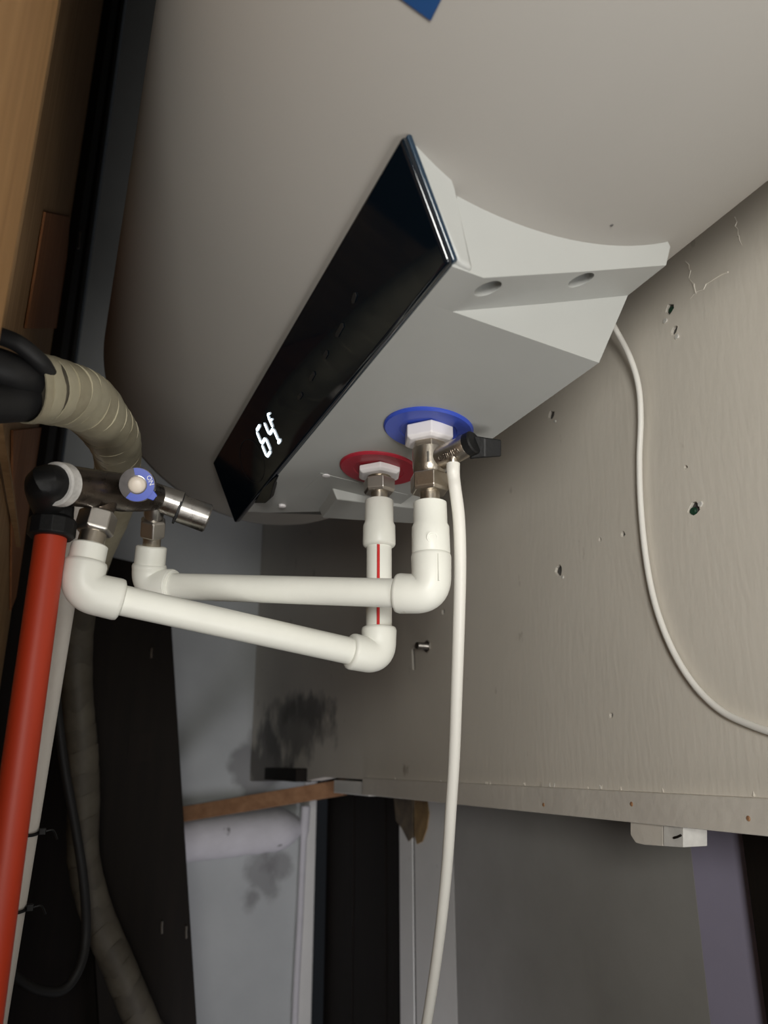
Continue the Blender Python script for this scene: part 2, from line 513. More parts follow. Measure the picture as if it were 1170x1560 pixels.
door = thing('door_1', (X2 + 0.03, 1.6, FL), 'dark brown wooden door below the end of the ledge', None)
door['kind'] = 'structure'
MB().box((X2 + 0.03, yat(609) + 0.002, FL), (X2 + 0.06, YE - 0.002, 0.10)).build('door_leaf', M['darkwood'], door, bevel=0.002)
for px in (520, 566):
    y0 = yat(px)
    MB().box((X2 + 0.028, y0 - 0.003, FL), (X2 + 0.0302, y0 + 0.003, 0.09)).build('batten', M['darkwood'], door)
MB().box((X2 - 0.03, YE - 0.012, FL), (X2 + 0.0, YE - 0.0005, -0.045)).build('trim_2', M['jamb'], kind='structure', bevel=0.0015,
                                                                  label='narrow grey frame strip beside the dark door')
MB().box((W + 0.004, 1.144, -0.050), (W + 0.03, 1.30, -0.0300)).build('trim_3', M['jamb'], kind='structure', bevel=0.001,
                                                                  label='pale strip at the far end of the ledge')

MB().box((X2 + 0.062, 0.2, FL), (X2 + 0.08, YE + 0.05, 0.14)).build('backing', M['darkwood'], rec)
MB().box((-0.34, -0.15, 2.305), (W + 0.03, YE + 0.06, 2.36)).build('added_unseen_ceiling', M['darkwood'], kind='structure', smooth=False, label='dark boarded ceiling added out of view to block light from above')  # unseen ceiling added to keep world light off the end wall
# left timber wall
wl = thing('wall_left', (-0.06, 0.9, FL), 'timber framed wall close to the left of the camera', None)
wl['kind'] = 'structure'
MB().box((-0.125, 0.20, FL), (-0.0390, 0.348, 2.3)).build('stud', M['pine'], wl, bevel=0.004, seg=3, label='pale pine stud nearest the camera')
MB().box((-0.085, 0.548, FL), (-0.060, 1.16, 2.3)).build('plank', M['pine2'], wl, bevel=0.002)
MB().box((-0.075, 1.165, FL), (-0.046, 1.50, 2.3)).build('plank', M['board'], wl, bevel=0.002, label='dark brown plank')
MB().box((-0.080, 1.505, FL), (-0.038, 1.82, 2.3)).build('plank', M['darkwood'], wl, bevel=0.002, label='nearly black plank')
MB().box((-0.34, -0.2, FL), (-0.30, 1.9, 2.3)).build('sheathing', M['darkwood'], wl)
MB().box((-0.30, 1.83, FL), (-0.04, 1.90, 2.3)).build('corner_stud', M['darkwood'], wl, bevel=0.002)
pl = [(66, 322), (104, 330), (92, 500), (36, 500)]
poly = [on(a, b, 0, -0.0595) for a, b in pl]
MB().prism(poly, V((0.0025, 0, 0))).build('plywood_patch', M['redwood'], wl, bevel=0.0008, label='reddish plywood patch')
pl = [(16, 655), (66, 650), (62, 800), (14, 930)]
MB().prism([on(a, b, 0, -0.0595) for a, b in pl], V((0.0025, 0, 0))).build('plywood_patch', M['redwood'], wl, bevel=0.0008)
MB().tube([on(-2, 640, 0, -0.055), on(28, 830, 0, -0.055)], 0.004, 4, rot=0.78).build('slanted_batten', M['pine2'], wl)
p = on(120, 366, 0, -0.045)
MB().tube([p + V((0, 0, 0.016)), p, p + V((0.001, 0, -0.016))], 0.002, 6).build('staple', M['steel'], wl)

# ------------------------------------------------------------------ water heater
TC = V((0.2235, 0, 0.4955))
TR = 0.213
heater = thing('water_heater', (0.2235, 0.48, 0.23), 'large off-white horizontal storage water heater with black glass control panel', 'water heater')
pr = [(0, 0.06), (0.004, 0.12), (0.012, 0.170), (0.022, 0.198), (0.030, 0.208), (0.040, TR), (0.45, TR), (0.855, TR), (0.868, TR - 0.002), (0.876, 0.205),
      (0.890, 0.185), (0.902, 0.14), (0.908, 0.07)]
MB().lathe(V((TC.x, 0.045, TC.z)), (0, 1, 0), pr, 144).build('tank', M['tank'], heater, ang=60)

BF = lambda x: 0.242 - 0.105 * (x - 0.182)                # underside of the box
def sec(y, kind, yb=None):
    """cross-section of the rear housing: front-bottom, crease, back-bottom, back-top, inside"""
    yb = y if yb is None else yb
    if kind == 'band':
        pts = [(0.1655, y, BF(0.1655)), (0.184, y, 0.2418), (0.250, y, 0.2640), (0.313, yb, 0.2860), (0.3185, yb, 0.3010), (0.300, yb, 0.345), (0.175, y, 0.345)]
    else:
        pts = [(0.1655, y, BF(0.1655)), (0.184, y, 0.2418), (0.235, y, BF(0.235)), (0.2845, yb, 0.2312), (0.3165, yb, 0.3000), (0.300, yb, 0.345), (0.175, y, 0.345)]
    return [V(p) for p in pts]
L = [sec(0.2985, 'band'), sec(0.333, 'band'), sec(0.3332, 'main'), sec(0.50, 'main'), sec(0.665, 'main')]
far = sec(0.69, 'main')
far[0].y = 0.745; far[1].y = 0.735; far[2].y = 0.690; far[3].y = 0.672; far[4].y = 0.672; far[5].y = 0.672; far[6].y = 0.745
L.append(far)
cut = MB()
for (hx, hy, z) in ((743, 437, 0.2462), (885, 425, 0.2668)):
    p = on(hx, hy, 2, z)
    cut.lathe(p + V((0.0, 0, -0.010)), (0, 0, 1), [(0, 0.0078), (0.022, 0.0074)], 28)
MB().loops(L).build('control_housing', M['plastic'], heater, bevel=0.0016, seg=3, cut=cut, label='white plastic underside housing')
# front housing behind the glass
PT, PB_ = V((0.1287, 0, 0.2985)), V((0.1614, 0, 0.2422))   # top and bottom line of the glass in the xz plane
near = [V((0.1350, 0.2845, 0.2995)), V((0.1672, 0.2957, 0.2450)), V((0.1775, 0.2957, 0.2430)), V((0.1668, 0.2945, 0.2885)), V((0.1520, 0.2850, 0.3170))]
farl = [V((0.1350, 0.760, 0.2995)), V((0.1672, 0.745, 0.2450)), V((0.1775, 0.730, 0.2430)), V((0.1668, 0.755, 0.2885)), V((0.1520, 0.760, 0.3170))]
MB().loops([near, farl]).build('panel_housing', M['plastic'], heater, bevel=0.003, seg=3)
pin = V((0.0050, 0, 0.0030))                                # into the housing
g = [PT + V((0, 0.281, 0)), PB_ + V((0, 0.2955, 0)), PB_ + V((0, 0.787, 0)), PT + V((0, 0.7616, 0))]
panel = MB().prism(g, pin).build('control_panel', M['gloss'], heater, bevel=0.0026, seg=4, label='black glass control panel')
g0 = [p + pin * 0.62 for p in g]
cen = sum(g0, V()) / 4
g1 = [p + (p - cen).normalized() * 0.0006 for p in g0]
MB().prism(g1, pin * 0.62).build('panel_edge', M['gloss_edge'], panel, bevel=0.0012, seg=3, label='dark blue rim of the glass')
# black piece drawing the dark shadow gap under the far end of the glass
cl = [on(426, 722, 0, 0.166), on(417, 737, 0, 0.166), on(411, 760, 0, 0.167), on(404, 767, 0, 0.167), on(387, 767, 0, 0.164), on(404, 735, 0, 0.160)]
MB().prism(cl, V((0.004, 0, 0.004))).build('panel_shadow_gap', M['gloss'], panel, bevel=0.0008)
pn = ((PB_ - PT).cross(V((0, 1, 0)))).normalized()          # outward normal of the glass
if pn.x > 0:
    pn = -pn
upd = (PT - PB_).normalized()
rd = V((0, -1, 0))


def gl(x, y, lift=0.0004):
    return onplane(x, y, PB_ + pn * lift, pn)


def bar(mb, a, b, w):
    d = (b - a)
    s = d.cross(pn).normalized() * w / 2
    e = d.normalized() * w / 2
    mb.prism([a - e * 0.2, a + e + s, b - e + s, b + e * 0.2, b - e - s, a + e - s], pn * 0.0004)


# seven segment digits: corners in the plane of the glass
SEG = {'a': ((0, 1), (1, 1)), 'b': ((1, 1), (1, .5)), 'c': ((1, .5), (1, 0)), 'd': ((0, 0), (1, 0)), 'e': ((0, .5), (0, 0)), 'f': ((0, 1), (0, .5)), 'g': ((0, .5), (1, .5))}
def digit(bl, tl, br, segs):
    ex, ey = br - bl, tl - bl
    for s in segs:
        (a, b), (c, d) = SEG[s]
        p0, p1 = bl + ex * a + ey * b, bl + ex * c + ey * d
        mb = MB()
        dd = (p1 - p0)
        bar(mb, p0 + dd * 0.07, p1 - dd * 0.07, 0.0027)
        mb.build('display_segment', M['digit'], panel, smooth=False)
digit(gl(406.5, 696.5), gl(390.5, 657), gl(412.5, 687), 'acdefg')
digit(gl(418.5, 682), gl(402, 643), gl(424.5, 672.5), 'bcfg')
mb = MB(); bar(mb, gl(423.5, 675.5), gl(427, 669.5), 0.0028); mb.build('display_segment', M['digit'], panel, smooth=False)
for a, b in (((407.5, 632), (411.5, 641)), ((407.5, 631.5), (411.5, 629.5)), ((411.5, 641), (415, 638.5))):
    mb = MB(); bar(mb, gl(*a), gl(*b), 0.0018); mb.build('display_segment', M['digit'], panel, smooth=False)
for (a, b) in (((454, 608), (460, 599)), ((472, 580), (479, 567)), ((493, 546), (499, 535)), ((512, 513), (523, 493)), ((537, 462), (542, 446))):
    pa, pb = gl(*a), gl(*b)
    mb = MB(); bar(mb, pa, pb, 0.0030); mb.build('touch_icon', M['icon'], panel, smooth=False)
rc = gl(383, 703)
ring = [rc + rd * 0.030 * math.cos(a) + upd * 0.0195 * math.sin(a) for a in [2 * math.pi * i / 60 for i in range(60)]]
mb = MB()
vs, fs = [], []
for i in range(60):
    d = (ring[i] - rc)
    vs += [ring[i] - d.normalized() * 0.0003, ring[i] + d.normalized() * 0.0003]
for i in range(60):
    j = (i + 1) % 60
    fs.append((2 * i, 2 * i + 1, 2 * j + 1, 2 * j))
mb.add(vs, fs).build('touch_ring', M['icon'], panel, smooth=False)

# service cover, far block and screws under the housing
zc = BF(0.24)
MB().prism([(0.196, 0.602, BF(0.196)), (0.280, 0.602, BF(0.280)), (0.280, 0.662, BF(0.280)), (0.196, 0.668, BF(0.196))], V((0, 0, -0.0004))).build('service_cover', M['plastic'], heater)
blk = [(0.214, 0.628), (0.312, 0.624), (0.318, 0.672), (0.222, 0.690)]
top = [V((x, y, 0.2425)) for x, y in blk]
bot = [V((x + dx, y + 0.003 * (i < 2), 0.2285)) for i, ((x, y), dx) in enumerate(zip(blk, (0.008, 0, 0, 0.006)))]
MB().loops([top, bot]).build('foot_block', M['plastic'], heater, bevel=0.0012)
for (x, y) in ((430, 772), (497, 725)):
    p = on(x, y, 2, BF(0.2) - 0.0006)
    MB().lathe(p, (0, 0, 1), [(-0.001, 0.002), (-0.0004, 0.0036), (0.003, 0.0038)], 16).build('screw', M['nutw'], heater)

HX, HY = 0.2347, 0.561
CX, CY = 0.2368, 0.471


def collar(x, y, m, name, lab, nh):
    z = BF(x) + 0.001
    c = MB().lathe((x, y, z), (-0.10, 0, -1), [(0, 0.0335), (0.0022, 0.0335), (0.0034, 0.0322), (0.0034, 0.0215), (0.0028, 0.021), (0.0028, 0.01)], 64).build(name, m, heater, label=lab)
    MB().lathe((x, y, z - 0.002), (0, 0, -1), [(0, 0.0165), (0.0008, 0.0195), (nh - 0.002, 0.0195), (nh, 0.0165), (nh, 0.010)], 6, rot=0.35).build('collar_nut', M['nutw'], c, smooth=False, bevel=0.0008, label='white hexagonal nut')
    return c
rc_ = collar(HX, HY, M['red'], 'hot_outlet_collar', 'red round collar of the hot outlet', 0.0072)
bc_ = collar(CX, CY, M['blue'], 'cold_inlet_collar', 'blue round collar of the cold inlet', 0.0120)
for c, x, y, col in ((rc_, HX, HY, M['white']), (bc_, CX, CY, M['white'])):
    z = BF(x) - 0.0028
    MB().box((x + 0.0215, y - 0.0012, z - 0.0006), (x + 0.029, y - 0.0004, z + 0.001)).build('moulded_mark', col, c)

# energy label on the tank
def on_tank(x, y, r):
    d = ray(x, y)
    a = d.x ** 2 + d.z ** 2
    b = -2 * (d.x * TC.x + d.z * TC.z)
    c = TC.x ** 2 + TC.z ** 2 - r * r
    t = (-b - math.sqrt(max(0, b * b - 4 * a * c))) / (2 * a)
    return d * t
p0 = on_tank(657, 30, TR)
pa = on_tank(616, 0, TR)
pb = on_tank(672, 0, TR)
def ang_of(p):
    return math.atan2(p.x - TC.x, TC.z - p.z), p.y
A0, AA, AB = ang_of(p0), ang_of(pa), ang_of(pb)
mb = MB()
n1, n2 = 14, 14
vs, fs = [], []
for lift in (0.0002, 0.0009):
    for i in range(n1 + 1):
        for j in range(n2 + 1):
            u, w = 2.2 * i / n1, 2.6 * j / n2
            th = A0[0] + (AA[0] - A0[0]) * u + (AB[0] - A0[0]) * w
            yy = A0[1] + (AA[1] - A0[1]) * u + (AB[1] - A0[1]) * w
            vs.append(V((TC.x + math.sin(th) * (TR + lift), yy, TC.z - math.cos(th) * (TR + lift))))
st = (n1 + 1) * (n2 + 1)
for i in range(n1):
    for j in range(n2):
        a = i * (n2 + 1) + j
        fs.append((a, a + 1, a + n2 + 2, a + n2 + 1))
        fs.append((st + a, st + a + n2 + 1, st + a + n2 + 2, st + a + 1))
mb.add(vs, fs).build('energy_label', M['label_blue'], heater, label='blue printed sticker')
# a few scuffs on the tank
for (x, y, s) in ((932, 343, 0.9),):
    p = on_tank(x, y, TR)
    n = (p - V((TC.x, p.y, TC.z))).normalized()
    MB().lathe(p - n * 0.0003, n, [(0, 0.0007 * s), (0.0005, 0.0011 * s), (0.0008, 0.0006 * s)], 9).build('paint_nick', M['soot'], heater)


# ------------------------------------------------------------------ plumbing
def bend(a, corner, b, r, n=10):           # rounded corner between two legs
    a, c, b = V(a), V(corner), V(b)
    da, db = (a - c).normalized(), (b - c).normalized()
    p0, p1 = c + da * r, c + db * r
    out = []
    for i in range(n + 1):
        t = i / n
        out.append(p0 * (1 - t) ** 2 + c * 2 * t * (1 - t) + p1 * t * t)
    return out


def elbow(name, parent, a, c, b, r=0.0140, la=0.028, lb=0.028, mouth=True):
    a, c, b = V(a), V(c), V(b)
    da, db = (a - c).normalized(), (b - c).normalized()
    pts = [c + da * la, c + da * (la - 0.0008), c + da * (la - 0.003)] + bend(a, c, b, 0.0125, 12) + [c + db * (lb - 0.003), c + db * (lb - 0.0008), c + db * lb]
    rad = [r - 0.0022, r - 0.0006, r] + [r - 0.0004] * 13 + [r, r - 0.0006, r - 0.0022]
    return MB().tube(pts, rad, 36).build(name, M['ppr'], parent, ang=50)


PR = 0.0103
# hot line
hc = V((HX, HY, 0.0775))                    # lower corner under the red collar
hl = dep(121, 900, 0.508)                   # corner under the mixing valve
hi = dep(147, 788, 0.524)                   # up to the valve inlet
hot = thing('hot_water_pipe', (HX, HY, 0.06), 'white plastic hot pipe with a red stripe, rising to the red collar', 'pipe')
MB().lathe((HX, HY, 0.2290), (0, 0, -1), [(0, 0.0098)] + [(0.0004 + 0.0008 * i, 0.0101 if i % 2 else 0.0092) for i in range(9)], 32).build('threaded_nipple', M['nickel'], hot)
MB().lathe((HX, HY, 0.2255), (0, 0, -1), [(0, 0.0128), (0.0006, 0.0136), (0.0098, 0.0136), (0.0120, 0.0122)], 6, rot=0.15).build('union_nut', M['steel'], hot, smooth=False, bevel=0.0009, label='grey steel hexagonal nut')
MB().lathe((HX, HY, 0.216), (0, 0, -1), [(0, 0.0070), (0.012, 0.0070)], 28).build('stub', M['nickel'], hot)
MB().lathe((HX, HY, 0.2075), (0, 0, -1), [(0, 0.0105), (0.0008, 0.0117), (0.0195, 0.0119), (0.0225, 0.0133), (0.038, 0.0135), (0.0395, 0.0128), (0.0408, 0.0112)], 40).build('coupling', M['ppr'], hot, ang=60)
MB().tube([(HX, HY, 0.168), (HX, HY, 0.095)], PR, 32).build('riser', M['ppr'], hot)
a = V((-0.35, -1, 0)).normalized()
MB().box((HX - 0.0056, HY - PR + 0.0006, 0.1005), (HX - 0.0034, HY - PR + 0.0026, 0.1665)).build('red_stripe', M['stripe'], hot, label='thin red stripe')
elbow('elbow', hot, hc + V((0, 0, 0.1)), hc, hl, la=0.024, lb=0.026)
dh = (hl - hc).normalized()
MB().tube([hc + dh * 0.022, hl - dh * 0.022], PR, 32).build('pipe_run', M['ppr'], hot)
elbow('elbow', hot, hi, hl, hc, r=0.0142, la=0.0205, lb=0.0275)
du = (hi - hl).normalized()
MB().lathe(hl + du * 0.016, du, [(0, 0.0120), (0.0152, 0.0118), (0.0162, 0.0105)], 36).build('inlet_socket', M['ppr'], hot)

# cold line
cc = V((CX, CY, 0.1105))
cl_ = dep(225, 892, 0.612)
ci = dep(234, 800, 0.612)
cold = thing('cold_water_pipe', (CX, CY, 0.095), 'white plastic cold pipe running level from the safety valve under the blue collar', 'pipe')
MB().lathe((CX, CY, 0.1985), (0, 0, -1), [(0, 0.0138), (0.0006, 0.0148), (0.0112, 0.0148), (0.0135, 0.0132)], 6, rot=0.25).build('union_nut', M['nickel'], cold, smooth=False, bevel=0.0009, label='nickel hexagonal nut')
MB().lathe((CX, CY, 0.190), (0, 0, -1), [(0, 0.0072), (0.014, 0.0072)], 28).build('stub', M['nickel'], cold)
MB().lathe((CX, CY, 0.1780), (0, 0, -1), [(0, 0.0105), (0.0008, 0.0120), (0.0165, 0.0122), (0.0190, 0.0134), (0.038, 0.0136), (0.0395, 0.0128)], 40).build('coupling', M['ppr'], cold, ang=60)
p = V((CX - 0.0045, CY - 0.0125, 0.148))
MB().lathe(p + V((0, 0.0015, 0)), (-0.3, -1, -0.1), [(0, 0.0042), (0.0018, 0.0040), (0.0018, 0.0030), (0.0010, 0.0026)], 20).build('moulded_boss', M['ppr'], cold)
elbow('elbow', cold, cc + V((0, 0, 0.1)), cc, cl_, r=0.0142, la=0.0295, lb=0.0260)
MB().box((CX - 0.002, CY - 0.0148, 0.117), (CX - 0.0012, CY - 0.0130, 0.136)).build('mould_line', M['ppr'], cold)
dc = (cl_ - cc).normalized()
MB().tube([cc + dc * 0.022, cl_ - dc * 0.020], PR, 32).build('pipe_run', M['ppr'], cold)
elbow('elbow', cold, ci, cl_, cc, r=0.0136, la=0.0175, lb=0.024)
du2 = (ci - cl_).normalized()
MB().lathe(cl_ + du2 * 0.012, du2, [(0, 0.0122), (0.0185, 0.0120), (0.0195, 0.0108)], 36).build('inlet_socket', M['ppr'], cold)
MB().lathe(cl_ - dc * 0.0205, -dc * -1 if False else -dc, [(0, 0.0130), (0.0015, 0.0136), (0.003, 0.0130)], 32).build('weld_bead', M['ppr'], cold)

# safety valve on the cold inlet
sv = thing('safety_valve', (CX, CY, 0.199), 'nickel plated safety valve with black lever below the blue collar', 'valve')
MB().lathe((CX, CY, 0.2245), (0, 0, -1), [(0, 0.0112), (0.0012, 0.0125), (0.006, 0.0125), (0.006, 0.0118)], 6, rot=0.3).build('hex_top', M['nickel'], sv, smooth=False, bevel=0.0006)
body = MB().lathe((CX, CY, 0.2200), (0, 0, -1), [(0, 0.0105), (0.0015, 0.0124), (0.0150, 0.0122), (0.0195, 0.0116), (0.0215, 0.0100)], 40).build('valve_body', M['nickel'], sv, ang=50)
b0 = V((CX + 0.002, CY - 0.002, 0.2085))
b1 = dep(713, 678, 0.545)
bd = (b1 - b0).normalized()
bl = (b1 - b0).length
branch = MB().lathe(b0, bd, [(0, 0.0085), (bl * 0.4, 0.0088), (bl * 0.95, 0.0080), (bl, 0.0072)], 32).build('branch', M['nickel'], sv)
tn = (-FWD - bd * (-FWD).dot(bd)).normalized()
tu = tn.cross(bd)
text_mb('0.8MPa', 0.0062, b0.lerp(b1, 0.60) + tn * 0.0085, bd, tu, 0.0003).build('raised_lettering', M['chrome'], sv, smooth=False)
MB().box((CX - 0.0068, CY - 0.0112, 0.2045), (CX - 0.0056, CY - 0.0098, 0.2125)).build('arrow_mark', M['chrome'], sv)
lev0 = b1 + bd * -0.001
lever = MB().lathe(lev0, bd, [(0, 0.0075), (0.001, 0.0085), (0.006, 0.0085), (0.007, 0.0075)], 24).build('lever', M['black'], sv, label='black plastic lever')
l0, l1, l2 = dep(716, 681, 0.548), dep(738, 682, 0.545), dep(763, 683, 0.548)
hh = 0.0074
MB().loops([[l + UPV * u * hh * s + FWD * w for (u, w) in ((1, -0.003), (1, 0.003), (-1, 0.003), (-1, -0.003))] for l, s in ((l0, 1.15), (l1, 0.95), (l2, 0.80))]).build('lever_blade', M['black'], lever, bevel=0.001)
MB().lathe(dep(703, 672, 0.55), -FWD + UPV * 0.5, [(-0.003, 0.0045), (0.002, 0.0045), (0.003, 0.003)], 18).build('pin_washer', M['chrome'], sv)
nz0 = dep(690, 699, 0.5485)
MB().lathe(nz0 + V((0, 0, 0.006)), (0, 0, -1), [(0, 0.0042), (0.006, 0.0044), (0.0075, 0.0034), (0.013, 0.0034)], 20).build('drain_nozzle', M['nickel'], sv)

# drain hose
hp = [nz0 + V((0, 0, -0.0040)), nz0 + V((0, 0, -0.0115)), dep(693, 742, 0.549), dep(699, 790, 0.552), dep(701, 860, 0.557), dep(699, 950, 0.565), dep(696, 1040, 0.575), dep(692, 1150, 0.588),
      dep(687, 1230, 0.598), dep(680, 1330, 0.612), dep(668, 1440, 0.628), dep(650, 1560, 0.648), dep(628, 1680, 0.67)]
end = hp[-1]
hp += [end + V((-0.016, 0.02, -0.10)), end + V((-0.024, 0.03, -0.25)), end + V((-0.026, 0.032, -0.6)), V((end.x - 0.026, end.y + 0.034, FL + 0.004))]
path = smooth_path(hp, 10)
MB().tube(path, [0.0045 + 0.0004 * max(0, 1 - i / 14) for i in range(len(path))], 20).build('drain_hose', M['hose'], label='white drain hose hanging straight down from the safety valve', cat='hose')

# power cord
cpx = [(920, 470, .40), (938, 502, .437), (960, 545, .446), (973, 590, .450), (976, 640, .452), (974, 700, .453), (976, 770, .4535), (984, 850, .4535), (998, 920, .4535), (1022, 985, .4535), (1055, 1040, .4535),
       (1095, 1080, .4535), (1140, 1103, .453), (1200, 1122, .452), (1330, 1150, .452)]
cord_end = on(1330, 1150, 0, 0.452)
path = smooth_path([on(x, y, 0, X) for x, y, X in cpx] + [V((0.452, 0.10, cord_end.z - 0.004)), V((0.452, -0.25, cord_end.z + 0.004)), V((0.452, -0.8, cord_end.z)), V((0.452, -1.45, cord_end.z))], 10)
MB().tube(path, 0.0026, 14).build('power_cord', M['cord'], label='thin white power cord curving down the beige wall', cat='cord')

# expansion bolt in the wall
bo = thing('wall_bolt', on(650, 985, 0, W), 'short steel bolt sticking out of the beige wall', 'bolt')
p = on(652, 985, 0, W)
MB().lathe(p + V((0.012, 0, 0)), (-1, -0.15, 0), [(0, 0.0045)] + [(0.010 + 0.001 * i, 0.0045 if i % 2 else 0.0038) for i in range(22)], 16).build('bolt_shank', M['steel'], bo)
MB().lathe(p, (-1, -0.15, 0), [(-0.002, 0.0085), (0.0025, 0.0085)], 6).build('bolt_nut', M['steel'], bo, smooth=False, bevel=0.0005)

# mixing valve on the left
mv0 = dep(92, 738, 0.490)
mv1 = dep(238, 757, 0.600)
mv2 = dep(272, 774, 0.606)
mv3 = dep(319, 786, 0.612)
mvt = thing('mixing_valve', dep(190, 770, 0.55), 'dark chromed mixing valve with blue ring knob beside the timber wall', 'valve')
dm = (mv1 - mv0).normalized()
lm = (mv1 - mv0).length
MB().lathe(mv0, dm, [(0.004, 0.0118), (0.010, 0.0132), (lm * 0.45, 0.0134), (lm * 0.60, 0.0140), (lm * 0.80, 0.0128), (lm, 0.0105)], 40).build('valve_body', M['bronze'], mvt, ang=50)
dn = (mv3 - mv1).normalized()
ln = (mv3 - mv1).length
cap0 = (mv2 - mv1).length
MB().lathe(mv1, dn, [(-0.012, 0.0095), (0, 0.0105), (cap0, 0.0112)], 36).build('outlet_neck', M['chrome'], mvt)
MB().lathe(mv2, dn, [(-0.0012, 0.0100), (-0.0008, 0.0130), (0.0008, 0.0130), (0.0012, 0.0100)], 36).build('o_ring', M['rubber'], mvt)
MB().lathe(mv2, dn, [(0.0012, 0.0112), (ln - cap0 - 0.001, 0.0116), (ln - cap0, 0.0108), (ln - cap0, 0.0095), (ln - cap0 - 0.002, 0.0085)], 36).build('outlet_cap', M['chrome'], mvt, label='brushed chrome end cap')
MB().lathe(mv0 - dm * 0.006, dm, [(0, 0.0128), (0.001, 0.0140), (0.0085, 0.0143), (0.0105, 0.0125)], 36).build('thread_tape', M['teflon'], mvt, label='white thread sealing tape')
# inlets
pa = mv0.lerp(mv1, 0.42)
for base, tip, r, nm, m_ in ((pa, hi, 0.0085, 0, 'nickel'), (dep(236, 760, 0.600), ci, 0.0068, 1, 'nickel')):
    d = (tip - base).normalized()
    ltip = (tip - base).length
    root = hl + du * 0.030 if nm == 0 else cl_ + du2 * 0.030
    dd = (root - base).normalized()
    ll = (root - base).length
    MB().lathe(base, dd, [(0, r * 1.25), (ll * 0.30, r * 1.15), (ll * 0.42, r)], 28).build('inlet_neck', M['bronze' if nm == 0 else 'chrome'], mvt)
    MB().lathe(base + dd * ll * 0.40, dd, [(0, r * 1.32), (0.0012, r * 1.55), (ll * 0.33, r * 1.55), (ll * 0.37, r * 1.3)], 6, rot=0.42 if nm == 0 else 0.1).build('inlet_nut', M['steel'], mvt, smooth=False, bevel=0.0008)
    MB().lathe(base + dd * ll * 0.74, dd, [(0, r * 1.02), (ll * 0.30, r * 1.02)], 28).build('inlet_stub', M[m_], mvt)
# knob facing the room
kc = dep(211, 738, 0.535)
kn = (-FWD + RGT * 0.22 - UPV * 0.05).normalized()
kb = MB().lathe(kc, kn, [(-0.008, 0.0115), (0.008, 0.0122), (0.010, 0.0118), (0.0106, 0.0105)], 40).build('knob', M['knob'], mvt, label='clear grey round knob')
kx = (RGT - kn * RGT.dot(kn)).normalized()
ky = kn.cross(kx)
rim = kc + kn * 0.0107
mb = MB()
n = 40
vs, fs = [], []
for i in range(n + 1):
    a = math.radians(-130 + 230 * i / n)
    e = kx * math.cos(a) + ky * math.sin(a)
    for (rr, h) in ((0.0066, 0), (0.0114, 0), (0.0114, 0.0006), (0.0066, 0.0006)):
        vs.append(rim + e * rr + kn * h)
for i in range(n):
    for k in range(4):
        fs.append((4 * i + k, 4 * i + (k + 1) % 4, 4 * i + 4 + (k + 1) % 4, 4 * i + 4 + k))
fs += [(0, 1, 2, 3), (4 * n + 3, 4 * n + 2, 4 * n + 1, 4 * n)]
mb.add(vs, fs).build('indicator_ring', M['blue'], kb, smooth=False, label='blue indicator ring')
a = math.radians(-38)
e = kx * math.cos(a) + ky * math.sin(a)
s = kx * -math.sin(a) + ky * math.cos(a)
MB().prism([rim + e * 0.0108 + s * 0.0035, rim + e * 0.0150 + s * 0.0022, rim + e * 0.0150 - s * 0.0022, rim + e * 0.0108 - s * 0.0035], kn * -0.004).build('pointer', M['blue'], kb, bevel=0.0004)
MB().lathe(kc, kn, [(0.006, 0.0060), (0.0112, 0.0060), (0.0128, 0.0050), (0.0134, 0.0025)], 28).build('button', M['cream'], kb, ang=60, label='cream centre button')
a = math.radians(18)
e = kx * math.cos(a) + ky * math.sin(a)
tdir = -(kx * -math.sin(a) + ky * math.cos(a))
text_mb('ON', 0.0044, rim + e * 0.0091 + kn * 0.0008, tdir, e, 0.0002).build('lettering', M['white'], kb, smooth=False)

# red pipe with its black elbow
RX, RY = -0.0108, 0.530
rp = thing('red_pipe', (RX, RY, FL), 'orange-red plastic pipe standing upright at the left with a black elbow on top', 'pipe')
rt = on(76, 815, 1, RY).z
MB().tube([(RX, RY, FL), (RX, RY, rt + 0.01)], 0.0100, 32).build('pipe', M['redpipe'], rp)
ec = V((RX - 0.001, RY - 0.012, rt + 0.040))
mb = MB()
MB().lathe((RX, RY, rt - 0.002), (0, 0, 1), [(0, 0.0135), (0.0015, 0.0150), (0.012, 0.0150), (0.014, 0.0125), (0.020, 0.0120)], 12).build('compression_nut', M['black'], rp, bevel=0.0006, label='black compression nut')
tp = mv0 - dm * 0.004
elb = [V((RX, RY, rt + 0.012)), V((RX, RY, rt + 0.020)), V((RX - 0.003, RY - 0.001, tp.z - 0.006)), tp - dm * 0.004 + V((-0.004, 0.001, -0.001)), tp + dm * 0.002]
MB().tube(smooth_path(elb, 6), [0.0118] * 25, 24).build('black_elbow', M['black'], rp, label='black plastic elbow')

